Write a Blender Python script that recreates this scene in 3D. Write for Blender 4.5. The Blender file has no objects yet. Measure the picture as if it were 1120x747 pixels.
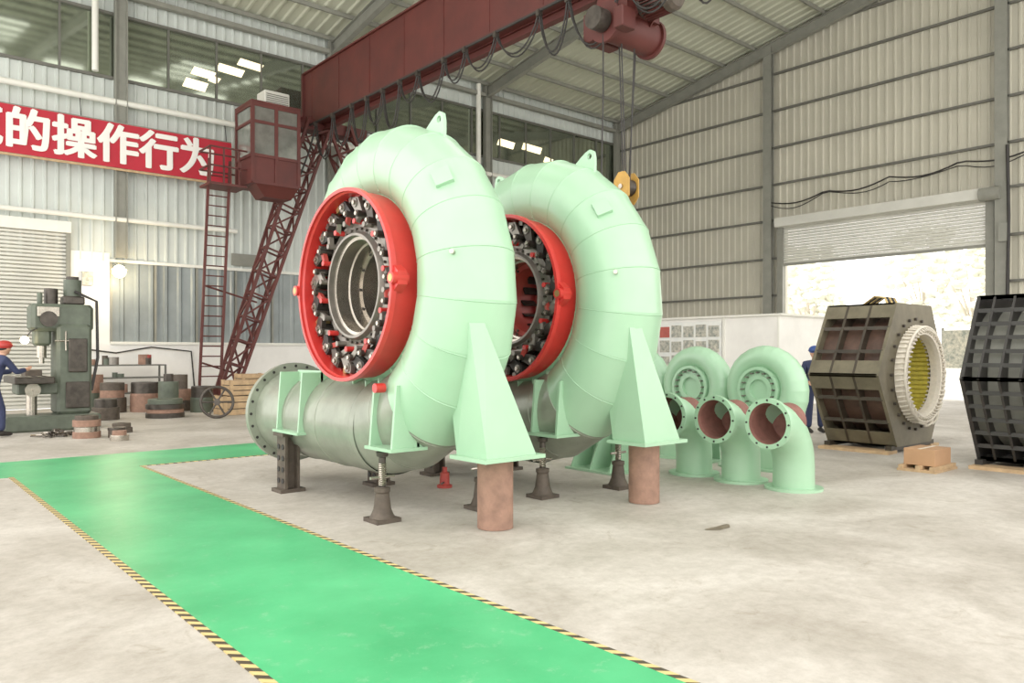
import bpy, math, random
from mathutils import Vector, Matrix
random.seed(7)
S = bpy.context.scene
COL = S.collection

# ------------------------------------------------------------------ materials
def srgb(r, g, b):
    f = lambda c: (c/255/12.92) if c/255 <= 0.04045 else ((c/255+0.055)/1.055)**2.4
    return (f(r), f(g), f(b))

def mat(name, col, rough=0.5, metal=0.0, var=0.12, scale=3.0, bump=0.0, bscale=40.0, coat=0.0, emit=None, es=0.0, col2=None):
    m = bpy.data.materials.new(name); m.use_nodes = True
    nt = m.node_tree; b = nt.nodes['Principled BSDF']
    c = srgb(*col)
    tc = nt.nodes.new('ShaderNodeTexCoord')
    n = nt.nodes.new('ShaderNodeTexNoise'); n.inputs['Scale'].default_value = scale
    n.inputs['Detail'].default_value = 6; n.inputs['Roughness'].default_value = 0.6
    nt.links.new(tc.outputs['Object'], n.inputs['Vector'])
    r = nt.nodes.new('ShaderNodeValToRGB')
    r.color_ramp.elements[0].position = 0.3; r.color_ramp.elements[1].position = 0.7
    c2 = srgb(*col2) if col2 else tuple(x*(1-var) for x in c)
    c1 = c if col2 else tuple(min(1, x*(1+var*0.4)) for x in c)
    r.color_ramp.elements[0].color = (*c2, 1); r.color_ramp.elements[1].color = (*c1, 1)
    nt.links.new(n.outputs['Fac'], r.inputs['Fac'])
    nt.links.new(r.outputs['Color'], b.inputs['Base Color'])
    b.inputs['Roughness'].default_value = rough
    b.inputs['Metallic'].default_value = metal
    if coat: b.inputs['Coat Weight'].default_value = coat; b.inputs['Coat Roughness'].default_value = 0.12
    if bump:
        n2 = nt.nodes.new('ShaderNodeTexNoise'); n2.inputs['Scale'].default_value = bscale; n2.inputs['Detail'].default_value = 4
        nt.links.new(tc.outputs['Object'], n2.inputs['Vector'])
        bp = nt.nodes.new('ShaderNodeBump'); bp.inputs['Strength'].default_value = bump; bp.inputs['Distance'].default_value = 0.01
        nt.links.new(n2.outputs['Fac'], bp.inputs['Height']); nt.links.new(bp.outputs['Normal'], b.inputs['Normal'])
    if emit:
        b.inputs['Emission Color'].default_value = (*srgb(*emit), 1); b.inputs['Emission Strength'].default_value = es
    return m

M = {}
M['mint'] = mat('mint_paint', (156, 195, 161), 0.36, var=0.08, scale=1.5, coat=0.25)
M['minti'] = mat('primer_grey_green', (144, 150, 134), 0.34, 0.2, var=0.28, scale=2.5, coat=.15)
M['red'] = mat('red_paint', (200, 46, 42), 0.38, var=0.15, coat=0.2)
M['redi'] = mat('red_primer', (170, 60, 52), 0.5, var=0.25)
M['darkred'] = mat('crane_red_paint', (84, 32, 26), 0.62, var=0.3, scale=1.2)
M['steel'] = mat('machined_steel', (184, 176, 164), 0.26, 0.9, var=0.25, scale=5)
M['dsteel'] = mat('dark_oiled_steel', (78, 72, 66), 0.42, 0.6, var=0.4, scale=8)
M['msteel'] = mat('grey_steel', (138, 132, 124), 0.36, 0.6, var=0.3, scale=8)
M['black'] = mat('black_rubber', (40, 37, 35), 0.6, var=0.3)
M['brass'] = mat('brass_bush', (190, 165, 110), 0.35, 0.7)
M['rust'] = mat('rusty_pipe', (144, 110, 92), 0.7, var=0.3, scale=9, bump=0.3)
M['inner'] = mat('pipe_inner_primer', (128, 84, 74), 0.7, var=0.3, scale=9)
M['iron'] = mat('cast_iron', (90, 80, 70), 0.65, 0.3, var=0.35, scale=10, bump=0.2)
M['cladL'] = mat('wall_cladding_pale', (196, 202, 196), 0.5, var=0.16, scale=0.6)
M['cladR'] = mat('wall_cladding_beige', (187, 183, 166), 0.5, var=0.12, scale=0.5)
M['roof'] = mat('roof_sheet', (188, 190, 170), 0.6, var=0.14, scale=0.4)
M['frame'] = mat('structural_steel_grey', (130, 130, 120), 0.55, var=0.15)
M['framed'] = mat('structural_steel_dark', (98, 97, 89), 0.55, var=0.15)
M['white'] = mat('white_plaster', (236, 234, 228), 0.7, var=0.1, scale=1.2)
M['whitep'] = mat('white_pipe', (225, 224, 214), 0.5, var=0.06)
M['shutter'] = mat('roller_shutter', (204, 203, 193), 0.5, 0.1, var=0.1, scale=1)
M['glass'] = mat('window_glass_grey', (160, 168, 150), 0.06, 0.85, var=0.3, scale=0.7)
M['skyglint'] = mat('emissive_skylight_glint', (255, 245, 215), 0.5, emit=(255, 236, 190), es=1.3)  # glow that imitates bright skylight reflections in the window glass
M['glassl'] = mat('corrugated_band_grey', (130, 138, 137), 0.35, 0.1, var=0.25, scale=0.9)
M['cabglass'] = mat('cab_glass', (140, 142, 134), 0.1, 0.5, var=0.3)
M['banner'] = mat('banner_cloth', (178, 34, 50), 0.8, var=0.12, scale=2)
M['btext'] = mat('banner_letter', (236, 232, 226), 0.8, var=0.02)
M['yellow'] = mat('yellow_paint', (190, 146, 66), 0.5, var=0.3)
M['olive'] = mat('stator_olive', (106, 99, 80), 0.5, 0.2, var=0.3, scale=4)
M['sdark'] = mat('stator_dark_varnish', (62, 54, 44), 0.45, 0.2, var=0.4, scale=4)
M['scavity'] = mat('stator_core_brown', (84, 60, 48), 0.6, var=0.4, scale=6)
M['sblack'] = mat('stator_black', (50, 48, 46), 0.45, 0.2, var=0.3, scale=4)
M['coil'] = mat('winding_tape', (222, 214, 198), 0.75, var=0.12, scale=20)
M['coily'] = mat('winding_yellow', (206, 192, 70), 0.55, var=0.3, scale=14)
M['carton'] = mat('cardboard', (180, 140, 104), 0.85, var=0.12)
M['wood'] = mat('crate_wood', (188, 158, 120), 0.8, var=0.3, scale=7)
M['machine'] = mat('machine_tool_green', (88, 96, 82), 0.5, var=0.35, scale=4)
M['navy'] = mat('navy_workwear', (44, 52, 84), 0.85, var=0.2)
M['skin'] = mat('skin', (196, 150, 124), 0.55, var=0.05)
M['shoe'] = mat('work_shoe', (40, 36, 32), 0.6)
M['hair'] = mat('dark_hair', (32, 26, 24), 0.6)
M['capred'] = mat('red_helmet', (180, 48, 42), 0.4)
M['capblue'] = mat('blue_helmet', (42, 72, 140), 0.4)
M['lamp'] = mat('lamp_glass', (255, 240, 210), 0.4, emit=(255, 226, 170), es=22.0)
M['leaf'] = mat('tree_foliage', (234, 234, 220), 0.9, var=0.2, scale=2, bump=0.6, bscale=4)  # near-white colour imitates foliage washed out by overexposed daylight
M['bark'] = mat('tree_bark', (205, 196, 182), 0.9)
M['paper'] = mat('poster_paper', (235, 235, 228), 0.7, col2=(214, 218, 216), scale=3)
M['poster'] = mat('poster_photo', (206, 200, 184), 0.7, col2=(110, 120, 116), scale=9)
M['posterr'] = mat('poster_heading', (180, 90, 80), 0.7, var=.2)
M['outside'] = mat('outside_concrete', (240, 238, 230), 0.8, var=0.05)
M['oil'] = mat('oil_stain', (118, 106, 90), 0.45, var=0.4, scale=14)

def floor_mat():
    m = bpy.data.materials.new('concrete_floor'); m.use_nodes = True
    nt = m.node_tree; b = nt.nodes['Principled BSDF']
    tc = nt.nodes.new('ShaderNodeTexCoord')
    def noise(s, d=8, r=0.65, dist=0.0):
        n = nt.nodes.new('ShaderNodeTexNoise'); n.inputs['Scale'].default_value = s
        n.inputs['Detail'].default_value = d; n.inputs['Roughness'].default_value = r; n.inputs['Distortion'].default_value = dist
        nt.links.new(tc.outputs['Object'], n.inputs['Vector']); return n
    def ramp(n, a, b_, ca, cb):
        r = nt.nodes.new('ShaderNodeValToRGB'); r.color_ramp.elements[0].position = a; r.color_ramp.elements[1].position = b_
        r.color_ramp.elements[0].color = (*ca, 1); r.color_ramp.elements[1].color = (*cb, 1)
        nt.links.new(n.outputs['Fac'], r.inputs['Fac']); return r
    r1 = ramp(noise(0.7, 8, .62, 0.5), 0.36, 0.66, srgb(168, 161, 150), srgb(202, 196, 187))
    r2 = ramp(noise(9, 12, .8), 0.36, 0.6, (0.78, 0.77, 0.75), (1, 1, 1))
    r3 = ramp(noise(2.1, 8, .75, 1.4), 0.30, 0.42, (0.76, 0.73, 0.68), (1, 1, 1))
    r4 = ramp(noise(38, 6, .8), 0.62, 0.72, (1, 1, 1), (.8, .78, .75))
    def mul(a, b_):
        mx = nt.nodes.new('ShaderNodeMix'); mx.data_type = 'RGBA'; mx.blend_type = 'MULTIPLY'; mx.inputs[0].default_value = 1
        nt.links.new(a, mx.inputs[6]); nt.links.new(b_, mx.inputs[7]); return mx.outputs[2]
    c = mul(mul(mul(r1.outputs[0], r2.outputs[0]), r3.outputs[0]), r4.outputs[0])
    nt.links.new(c, b.inputs['Base Color'])
    rr = ramp(noise(1.1), 0.35, 0.65, (0.5,)*3, (0.75,)*3)
    nt.links.new(rr.outputs[0], b.inputs['Roughness'])
    return m
M['floor'] = floor_mat()

def path_mat():
    m = bpy.data.materials.new('green_floor_paint'); m.use_nodes = True
    nt = m.node_tree; b = nt.nodes['Principled BSDF']
    tc = nt.nodes.new('ShaderNodeTexCoord')
    n = nt.nodes.new('ShaderNodeTexNoise'); n.inputs['Scale'].default_value = 1.0; n.inputs['Detail'].default_value = 8
    n2 = nt.nodes.new('ShaderNodeTexNoise'); n2.inputs['Scale'].default_value = 6.5; n2.inputs['Detail'].default_value = 14; n2.inputs['Roughness'].default_value = .85
    for k in (n, n2): nt.links.new(tc.outputs['Object'], k.inputs['Vector'])
    r = nt.nodes.new('ShaderNodeValToRGB'); r.color_ramp.elements[0].position = .3; r.color_ramp.elements[1].position = .7
    r.color_ramp.elements[0].color = (*srgb(54, 158, 98), 1); r.color_ramp.elements[1].color = (*srgb(82, 190, 126), 1)
    nt.links.new(n.outputs['Fac'], r.inputs['Fac'])
    w = nt.nodes.new('ShaderNodeValToRGB'); w.color_ramp.elements[0].position = .55; w.color_ramp.elements[1].position = .64
    w.color_ramp.elements[0].color = (0, 0, 0, 1); w.color_ramp.elements[1].color = (.6, .6, .6, 1)
    nt.links.new(n2.outputs['Fac'], w.inputs['Fac'])
    mx = nt.nodes.new('ShaderNodeMix'); mx.data_type = 'RGBA'
    nt.links.new(w.outputs[0], mx.inputs[0]); nt.links.new(r.outputs[0], mx.inputs[6]); mx.inputs[7].default_value = (*srgb(140, 188, 150), 1)
    nt.links.new(mx.outputs[2], b.inputs['Base Color'])
    r3 = nt.nodes.new('ShaderNodeValToRGB'); r3.color_ramp.elements[0].color = (.2,)*3+(1,); r3.color_ramp.elements[1].color = (.55,)*3+(1,)
    nt.links.new(n2.outputs['Fac'], r3.inputs['Fac']); nt.links.new(r3.outputs[0], b.inputs['Roughness'])
    return m
M['path'] = path_mat()

def hazard_mat():
    m = bpy.data.materials.new('hazard_tape'); m.use_nodes = True
    nt = m.node_tree; b = nt.nodes['Principled BSDF']
    tc = nt.nodes.new('ShaderNodeTexCoord'); sp = nt.nodes.new('ShaderNodeSeparateXYZ')
    nt.links.new(tc.outputs['Object'], sp.inputs[0])
    a = nt.nodes.new('ShaderNodeMath'); a.operation = 'ADD'; nt.links.new(sp.outputs[0], a.inputs[0]); nt.links.new(sp.outputs[1], a.inputs[1])
    d = nt.nodes.new('ShaderNodeMath'); d.operation = 'MULTIPLY'; d.inputs[1].default_value = 8.5; nt.links.new(a.outputs[0], d.inputs[0])
    f = nt.nodes.new('ShaderNodeMath'); f.operation = 'FRACT'; nt.links.new(d.outputs[0], f.inputs[0])
    g = nt.nodes.new('ShaderNodeMath'); g.operation = 'GREATER_THAN'; g.inputs[1].default_value = .5; nt.links.new(f.outputs[0], g.inputs[0])
    mx = nt.nodes.new('ShaderNodeMix'); mx.data_type = 'RGBA'; nt.links.new(g.outputs[0], mx.inputs[0])
    mx.inputs[6].default_value = (*srgb(70, 60, 46), 1); mx.inputs[7].default_value = (*srgb(210, 186, 124), 1)
    nt.links.new(mx.outputs[2], b.inputs['Base Color']); b.inputs['Roughness'].default_value = .5
    return m
M['hazard'] = hazard_mat()

# ------------------------------------------------------------------ mesh builder
class B:
    def __init__(s, name):
        s.name = name; s.v = []; s.f = []; s.fm = []; s.fs = []; s.mats = []; s.M = Matrix()
    def mi(s, m):
        if m not in s.mats: s.mats.append(m)
        return s.mats.index(m)
    def add(s, vs, fs, m, smooth=False):
        o = len(s.v); s.v += [tuple(s.M @ Vector(p)) for p in vs]
        k = s.mi(m)
        for f in fs:
            s.f.append([o+i for i in f]); s.fm.append(k); s.fs.append(smooth)
    def box(s, c, d, m, R=None):
        x, y, z = d[0]/2, d[1]/2, d[2]/2
        vs = [Vector((a*x, b*y, e*z)) for a in (-1, 1) for b in (-1, 1) for e in (-1, 1)]
        if R is not None: vs = [R @ v for v in vs]
        vs = [v+Vector(c) for v in vs]
        s.add(vs, [(0,1,3,2),(4,6,7,5),(0,4,5,1),(2,3,7,6),(0,2,6,4),(1,5,7,3)], m)
    def b2(s, a, b, m):
        s.box([(a[i]+b[i])/2 for i in range(3)], [abs(b[i]-a[i]) for i in range(3)], m)
    def bbox(s, a, b, m, ch=0.02):
        c = [(a[i]+b[i])/2 for i in range(3)]; d = [abs(b[i]-a[i])/2 for i in range(3)]
        x, y, z = d; k = min(ch, x*.9, y*.9, z*.9)
        def ring(zz, ix):
            return [(c[0]+sx, c[1]+sy, c[2]+zz) for sx, sy in [(-x+ix, -y+k+ix),(-x+k+ix,-y+ix),(x-k-ix,-y+ix),(x-ix,-y+k+ix),(x-ix,y-k-ix),(x-k-ix,y-ix),(-x+k+ix,y-ix),(-x+ix,y-k-ix)]]
        vs = ring(-z, k*.7)+ring(-z+k, 0)+ring(z-k, 0)+ring(z, k*.7)
        fs = []
        for r in range(3):
            for i in range(8):
                j = (i+1) % 8; fs.append((r*8+i, r*8+j, r*8+8+j, r*8+8+i))
        fs.append(tuple(range(7, -1, -1))); fs.append(tuple(range(24, 32)))
        s.add(vs, fs, m)
    @staticmethod
    def frame(d):
        d = Vector(d).normalized()
        u = Vector((0, 0, 1)) if abs(d.z) < .9 else Vector((1, 0, 0))
        a = d.cross(u).normalized(); b = a.cross(d).normalized()
        return a, b
    def cyl(s, p0, p1, r, m, r1=None, n=20, caps=True):
        p0, p1 = Vector(p0), Vector(p1); r1 = r if r1 is None else r1
        a, b = s.frame(p1-p0)
        c0 = [p0+(a*math.cos(t)+b*math.sin(t))*r for t in [2*math.pi*i/n for i in range(n)]]
        c1 = [p1+(a*math.cos(t)+b*math.sin(t))*r1 for t in [2*math.pi*i/n for i in range(n)]]
        s.add(c0+c1, [(i, (i+1) % n, n+(i+1) % n, n+i) for i in range(n)], m, n > 8)
        if caps:
            s.add(c0, [tuple(range(n-1, -1, -1))], m); s.add(c1, [tuple(range(n))], m)
    def lathe(s, prof, o, ax, m, n=48, smooth=True):
        o = Vector(o); ax = Vector(ax).normalized(); a, b = s.frame(ax)
        for k in range(len(prof)-1):
            vs = []
            for r, h in prof[k:k+2]:
                vs += [o+ax*h+(a*math.cos(2*math.pi*i/n)+b*math.sin(2*math.pi*i/n))*r for i in range(n)]
            s.add(vs, [(i, (i+1) % n, n+(i+1) % n, n+i) for i in range(n)], m, smooth)
    def tube(s, pts, r, m, n=8, closed=False, caps=True, seg=False, segm=None):
        pts = [Vector(p) for p in pts]; N = len(pts)
        rr = r if isinstance(r, (list, tuple)) else [r]*N
        rings = []; pa = None
        for i, p in enumerate(pts):
            if closed: t = pts[(i+1) % N]-pts[i-1]
            else: t = pts[min(i+1, N-1)]-pts[max(i-1, 0)]
            t.normalize()
            if pa is None: a, b = s.frame(t)
            else:
                a = pa-t*pa.dot(t)
                if a.length < 1e-6: a, b = s.frame(t)
                a.normalize(); b = a.cross(t)
            pa = a
            rings.append([p+(a*math.cos(2*math.pi*k/n)+b*math.sin(2*math.pi*k/n))*rr[i] for k in range(n)])
        if seg:
            for i in range(N-1):
                s.add(rings[i]+rings[i+1], [(k, (k+1) % n, n+(k+1) % n, n+k) for k in range(n)], (segm(i) if segm else m), True)
        else:
            vs = [v for q in rings for v in q]; fs = []
            for i in range(N if closed else N-1):
                j = (i+1) % N
                fs += [(i*n+k, i*n+(k+1) % n, j*n+(k+1) % n, j*n+k) for k in range(n)]
            s.add(vs, fs, m, True)
        if caps and not closed:
            s.add(rings[0], [tuple(range(n-1, -1, -1))], m); s.add(rings[-1], [tuple(range(n))], m)
    def prism(s, poly, ext, m):
        e = Vector(ext); n = len(poly); p = [Vector(q) for q in poly]
        s.add(p+[q+e for q in p], [tuple(range(n-1, -1, -1)), tuple(range(n, 2*n))]+[(i, (i+1) % n, n+(i+1) % n, n+i) for i in range(n)], m)
    def beam(s, p0, p1, w, h, m):
        p0, p1 = Vector(p0), Vector(p1); a, b = s.frame(p1-p0)
        q = [a*w/2+b*h/2, -a*w/2+b*h/2, -a*w/2-b*h/2, a*w/2-b*h/2]
        s.prism([p0+x for x in q], p1-p0, m)
    def ibeam(s, p0, p1, w, h, m, t=.03):
        p0, p1 = Vector(p0), Vector(p1); a, b = s.frame(p1-p0)
        s.beam(p0+b*(h/2-t/2), p1+b*(h/2-t/2), w, t, m); s.beam(p0-b*(h/2-t/2), p1-b*(h/2-t/2), w, t, m)
        s.beam(p0, p1, t, h-2*t, m)
    def ball(s, c, r, m, n=16, sc=(1, 1, 1), jit=0):
        vs = []; fs = []; h = n//2
        for i in range(h+1):
            for j in range(n):
                ph = math.pi*i/h; th = 2*math.pi*j/n; q = r*(1+random.uniform(-jit, jit)) if 0 < i < h else r
                vs.append((c[0]+q*sc[0]*math.sin(ph)*math.cos(th), c[1]+q*sc[1]*math.sin(ph)*math.sin(th), c[2]+q*sc[2]*math.cos(ph)))
        for i in range(h):
            for j in range(n):
                fs.append((i*n+j, (i+1)*n+j, (i+1)*n+(j+1) % n, i*n+(j+1) % n))
        s.add(vs, fs, m, True)
    def done(s, parent=None):
        me = bpy.data.meshes.new(s.name); me.from_pydata(s.v, [], s.f)
        for m in s.mats: me.materials.append(M[m])
        me.polygons.foreach_set('material_index', s.fm); me.polygons.foreach_set('use_smooth', s.fs)
        me.update()
        import bmesh
        bm = bmesh.new(); bm.from_mesh(me); bmesh.ops.recalc_face_normals(bm, faces=bm.faces); bm.to_mesh(me); bm.free()
        o = bpy.data.objects.new(s.name, me); COL.objects.link(o)
        if parent: o.parent = parent
        return o

# ------------------------------------------------------------------ room constants
WY = 25.5; WX = 28.6; XB = -3.0; YB = -3.0; EAVE = 12.75; SL = 0.172; RIDGE = 8.0
def roofz(y):
    return EAVE+SL*(WY-y) if y >= RIDGE else EAVE+SL*(WY-RIDGE)-SL*(RIDGE-y)

b = B('floor'); b.b2((XB, YB-4, -.2), (WX, WY, 0), 'floor'); b.done()
b = B('outside_ground'); b.b2((WX, -30, -.3), (95, 60, -.03), 'outside'); b.done()
b = B('green_walkway')
b.b2((1.56, -3, 0.0), (3.06, 11.7, .006), 'path'); b.b2((1.0, 11.7, 0.0), (9.5, 13.35, .006), 'path'); b.done()
b = B('hazard_tape')
b.b2((1.505, -3, .0), (1.56, 11.7, .007), 'hazard'); b.b2((3.06, -3, .0), (3.11, 11.7, .007), 'hazard')
b.b2((3.11, 11.66, .0), (9.5, 11.70, .007), 'hazard'); b.done()
b = B('oil_stain'); 
vs = [(6.02+.15*math.cos(t)*(1+.35*math.sin(3*t)), 4.12+.08*math.sin(t)*(1+.4*math.cos(2*t)), .004) for t in [2*math.pi*i/24 for i in range(24)]]
b.add(vs, [tuple(range(24))], 'oil'); b.done()

def clad(bd, along, c0, c1, fixed, z0, z1f, m, pitch=.30, dep=.045, sign=1):
    n = max(1, int(round((c1-c0)/pitch))); p = (c1-c0)/n; pts = []
    for i in range(n):
        a = c0+i*p
        pts += [(a, 0), (a+p*.62, 0), (a+p*.72, dep), (a+p*.9, dep)]
    pts.append((c1, 0))
    vs = []; fs = []
    for a, d in pts:
        for z in (z0, z1f(a)):
            vs.append((a, fixed-sign*d, z) if along == 'x' else (fixed-sign*d, a, z))
    for i in range(len(pts)-1):
        fs.append((2*i, 2*i+2, 2*i+3, 2*i+1))
    bd.add(vs, fs, m)

b = B('wall_left')
E = lambda a: EAVE+.3
clad(b, 'x', XB, WX, WY, 4.35, lambda a: 9.85, 'cladL')
clad(b, 'x', XB, WX, WY, 11.75, E, 'cladL')
b.b2((4.75, WY-.06, 0), (WX, WY+.15, 1.9), 'white')
b.b2((4.7, WY-.04, 1.9), (5.85, WY+.1, 4.6), 'white')
clad(b, 'x', XB, 0.2, WY, 0, lambda a: 4.35, 'cladL')
b.b2((XB, WY+.15, 0), (WX, WY+.3, EAVE+.3), 'cladL')
b.done()
b = B('window_1')
clad(b, 'x', 5.85, 21, WY, 1.9, lambda a: 4.35, 'glassl', pitch=.42, dep=.05)
for i in range(12):
    b.b2((5.85+i*1.26, WY-.09, 1.9), (5.91+i*1.26, WY-.02, 4.35), 'frame')
b.b2((5.85, WY-.1, 4.33), (21, WY, 4.42), 'whitep'); b.b2((5.85, WY-.12, 1.86), (21, WY, 1.94), 'whitep'); b.done()
b = B('window_2')
b.b2((XB, WY-.03, 9.85), (WX, WY, 11.75), 'glass')
for i in range(22):
    x = XB+i*1.5
    b.b2((x, WY-.1, 9.85), (x+.05, WY-.03, 11.75), 'framed')
for z in (9.82, 11.75): b.b2((XB, WY-.12, z), (WX, WY-.02, z+.08), 'framed')
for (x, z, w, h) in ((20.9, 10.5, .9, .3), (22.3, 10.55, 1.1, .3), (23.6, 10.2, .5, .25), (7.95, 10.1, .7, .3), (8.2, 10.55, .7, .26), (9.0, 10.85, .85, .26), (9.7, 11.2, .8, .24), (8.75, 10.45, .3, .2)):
    b.prism([(x, WY-.05, z), (x+w, WY-.05, z-.05), (x+w+.12, WY-.05, z+h-.05), (x+.12, WY-.05, z+h)], (0, .015, 0), 'skyglint')  # added glowing quads, skylight glints drawn onto the panes
b.done()
b = B('door_1')
for i in range(46):
    z = .02+i*.11
    b.prism([(.2, WY-.03, z), (.2, WY-.09, z+.02), (.2, WY-.09, z+.08), (.2, WY-.03, z+.105)], (4.5, 0, 0), 'shutter')
b.b2((.1, WY-.2, 5.08), (4.8, WY-.01, 5.4), 'whitep'); b.b2((4.68, WY-.14, 0), (4.8, WY, 5.1), 'frame'); b.done()

b = B('trim_1')
for x in (-.9, 6.1, 13.1, 20.2, 28.3):
    b.ibeam((x, WY-.28, 0 if x > 25 else 4.45), (x, WY-.28, EAVE), .22, .34, 'frame')
b.done()
b = B('trim_2')
for y in (0.3, 8.7, 17.1):
    b.ibeam((WX-.25, y, 0), (WX-.25, y, roofz(y)-.2), .36, .24, 'frame')
for z in (2.4, 3.9, 5.4, 6.95, 8.4, 9.9, 11.4, 12.9, 14.3):
    segs = [(YB, 9.0), (16.7, WY)] if z < 6.9 else [(YB, WY)]
    for y0, y1 in segs:
        if z > EAVE: y1 = WY-(z-EAVE)/SL-.3
        if y1 > y0: b.b2((WX-.16, y0, z), (WX-.05, y1, z+.08), 'framed')
b.b2((WX-.2, 16.5, 0), (WX-.02, 16.75, 6.9), 'frame'); b.b2((WX-.2, 8.95, 0), (WX-.02, 9.2, 6.9), 'frame')
b.done()
b = B('wall_cable')
pts = []
for i in range(60):
    y = 17+(0.5-17)*i/59; pts.append((WX-.32, y, 7.7+.8*i/59-.22*abs(math.sin(i*.37))))
b.tube(pts, .03, 'black', 6)
b.tube([(p[0]-.02, p[1], p[2]-.12-.08*math.sin(k*.5)) for k, p in enumerate(pts)], .02, 'black', 6)
b.b2((WX-.45, 8.45, 5.2), (WX-.3, 8.75, 5.8), 'frame'); b.tube([(WX-.4, 8.5, 8.3), (WX-.42, 8.45, 6), (WX-.42, 8.5, 3), (WX-.42, 8.55, 1.2)], .05, 'black', 6)
b.done()

b = B('wall_right')
T = lambda a: roofz(a)+.25
clad(b, 'y', YB, 9.2, WX, 0, T, 'cladR'); clad(b, 'y', 9.2, 16.5, WX, 6.6, T, 'cladR'); clad(b, 'y', 16.5, WY, WX, 0, T, 'cladR')
b.b2((WX+.02, YB, 0), (WX+.2, 9.2, 12), 'cladR'); b.b2((WX+.02, 16.5, 0), (WX+.2, WY, 12.5), 'cladR'); b.b2((WX+.02, 9.2, 6.7), (WX+.2, 16.5, 12.5), 'cladR')
b.done()
b = B('door_2')
for i in range(14):
    z = 5.18+i*.11
    b.prism([(WX-.05, 9.2, z), (WX-.11, 9.2, z+.02), (WX-.11, 9.2, z+.08), (WX-.05, 9.2, z+.105)], (0, 7.3, 0), 'shutter')
b.b2((WX-.5, 9.0, 6.65), (WX-.04, 16.7, 7.0), 'shutter')
b.b2((WX-.13, 9.2, 5.1), (WX-.03, 16.5, 5.2), 'frame')
b.cyl((WX-.4, 8.7, 6.8), (WX-.4, 9.3, 6.8), .22, 'frame'); b.done()

b = B('ceiling')
pitch = .42
def sky(x, y0):
    if 9 < y0 < 15: return (11.0 <= x < 12.6) or (13.4 <= x < 15.0) or (4 <= x < 5.3)
    if -2 < y0 < 7.5: return any(a <= x < a+1.7 for a in (0, 3.5, 7, 10.5, 14, 17.5, 21))
    return False
n = int((WX-XB)/pitch)
ys = [WY, 20.3, 15.1, 12.3, 9.4, RIDGE, 7, 3, -1, YB]
for k in range(len(ys)-1):
    y0, y1 = ys[k+1], ys[k]
    for i in range(n+1):
        x = XB+i*pitch
        if sky(x, y0+.01): continue
        xs = [(x, 0), (x+pitch*.6, 0), (x+pitch*.72, -.05), (x+pitch*.9, -.05), (x+pitch, 0)]
        vs = []
        for a, d in xs: vs += [(a, y0, roofz(y0)+d+.2), (a, y1, roofz(y1)+d+.2)]
        b.add(vs, [(2*j, 2*j+2, 2*j+3, 2*j+1) for j in range(4)], 'roof')
b.done()
b = B('trim_3')
y = WY-.3
while y > YB:
    z = roofz(y)+.05; b.b2((XB, y-.035, z-.07), (WX-.1, y+.035, z+.07), 'frame'); y -= 1.5
for x in (-.9, 6.1, 13.1, 20.2, 28.3):
    for (ya, yb) in ((WY-.1, RIDGE), (RIDGE, YB)):
        b.ibeam((x, ya, roofz(ya)-.28), (x, yb, roofz(yb)-.28), .2, .45, 'frame')
b.cyl((XB, WY-.3, 9.1), (27, WY-.3, 9.1), .09, 'whitep'); b.cyl((XB, WY-.3, 5.6), (9.6, WY-.3, 5.6), .07, 'whitep')
b.cyl((5.4, WY-.3, 9.9), (5.4, WY-.3, EAVE), .09, 'whitep'); b.cyl((19.7, WY-.3, 6), (19.7, WY-.3, EAVE), .1, 'whitep')
b.b2((XB, WY-.35, 12.3), (WX, WY-.15, 12.45), 'frame')
b.done()

# ------------------------------------------------------------------ banner
b = B('banner')
b.b2((-3, WY-.5, 7.1), (9.35, WY-.47, 8.42), 'banner')
for x in (-2.8, 1, 5, 9.2): b.beam((x, WY-.47, 8.4), (x, WY-.28, 9.1), .02, .02, 'black')
b.beam((-3, WY-.46, 7.06), (10.2, WY-.46, 7.06), .06, .06, 'wood'); b.beam((-3, WY-.46, 8.44), (9.35, WY-.46, 8.44), .04, .04, 'frame')
ban = b.done()
for k, (dx, dz) in enumerate(((-.03, 0), (.03, 0), (0, .022), (0, -.012))):
    cu = bpy.data.curves.new('lettering', 'FONT'); cu.body = '规范的操作行为'; cu.size = 1.15; cu.offset = .012; cu.extrude = .004
    cu.materials.append(M['btext'])
    t = bpy.data.objects.new('lettering', cu); COL.objects.link(t); t.parent = ban
    t.rotation_euler = (math.pi/2, 0, 0); t.location = (.80+dx, WY-.52-.003*k, 7.34+dz); t.scale = (1, 1.05, 1)

# ------------------------------------------------------------------ spiral casing
def lerp_tab(tab, x):
    for (a, va), (c, vc) in zip(tab, tab[1:]):
        if x <= c: return va+(vc-va)*(x-a)/(c-a)
    return tab[-1][1]
RT = [(0, .515), (90, .455), (180, .41), (270, .33), (345, .25)]
CT = [(0, 1.43), (90, 1.30), (180, 1.235), (270, 1.15), (345, 1.08)]
def bracket(b, x0, x1, y0, y1, zb, zt):
    b.b2((x0, y0, zb), (x1, y1, zb+.03), 'mint')
    for y in (y0+.03, y1-.06): 
        b.prism([(x0+.03, y, zb+.03), (x1, y, zb+.03), (x1, y, zt), (x0+.08, y, zt)], (0, .03, 0), 'mint')
    b.prism([(x1-.1, y0+.03, zb+.03), (x1-.1, y1-.03, zb+.03), (x1-.1, y1-.03, zt+.02), (x1-.1, y0+.03, zt+.02)], (.03, 0, 0), 'mint')
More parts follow.
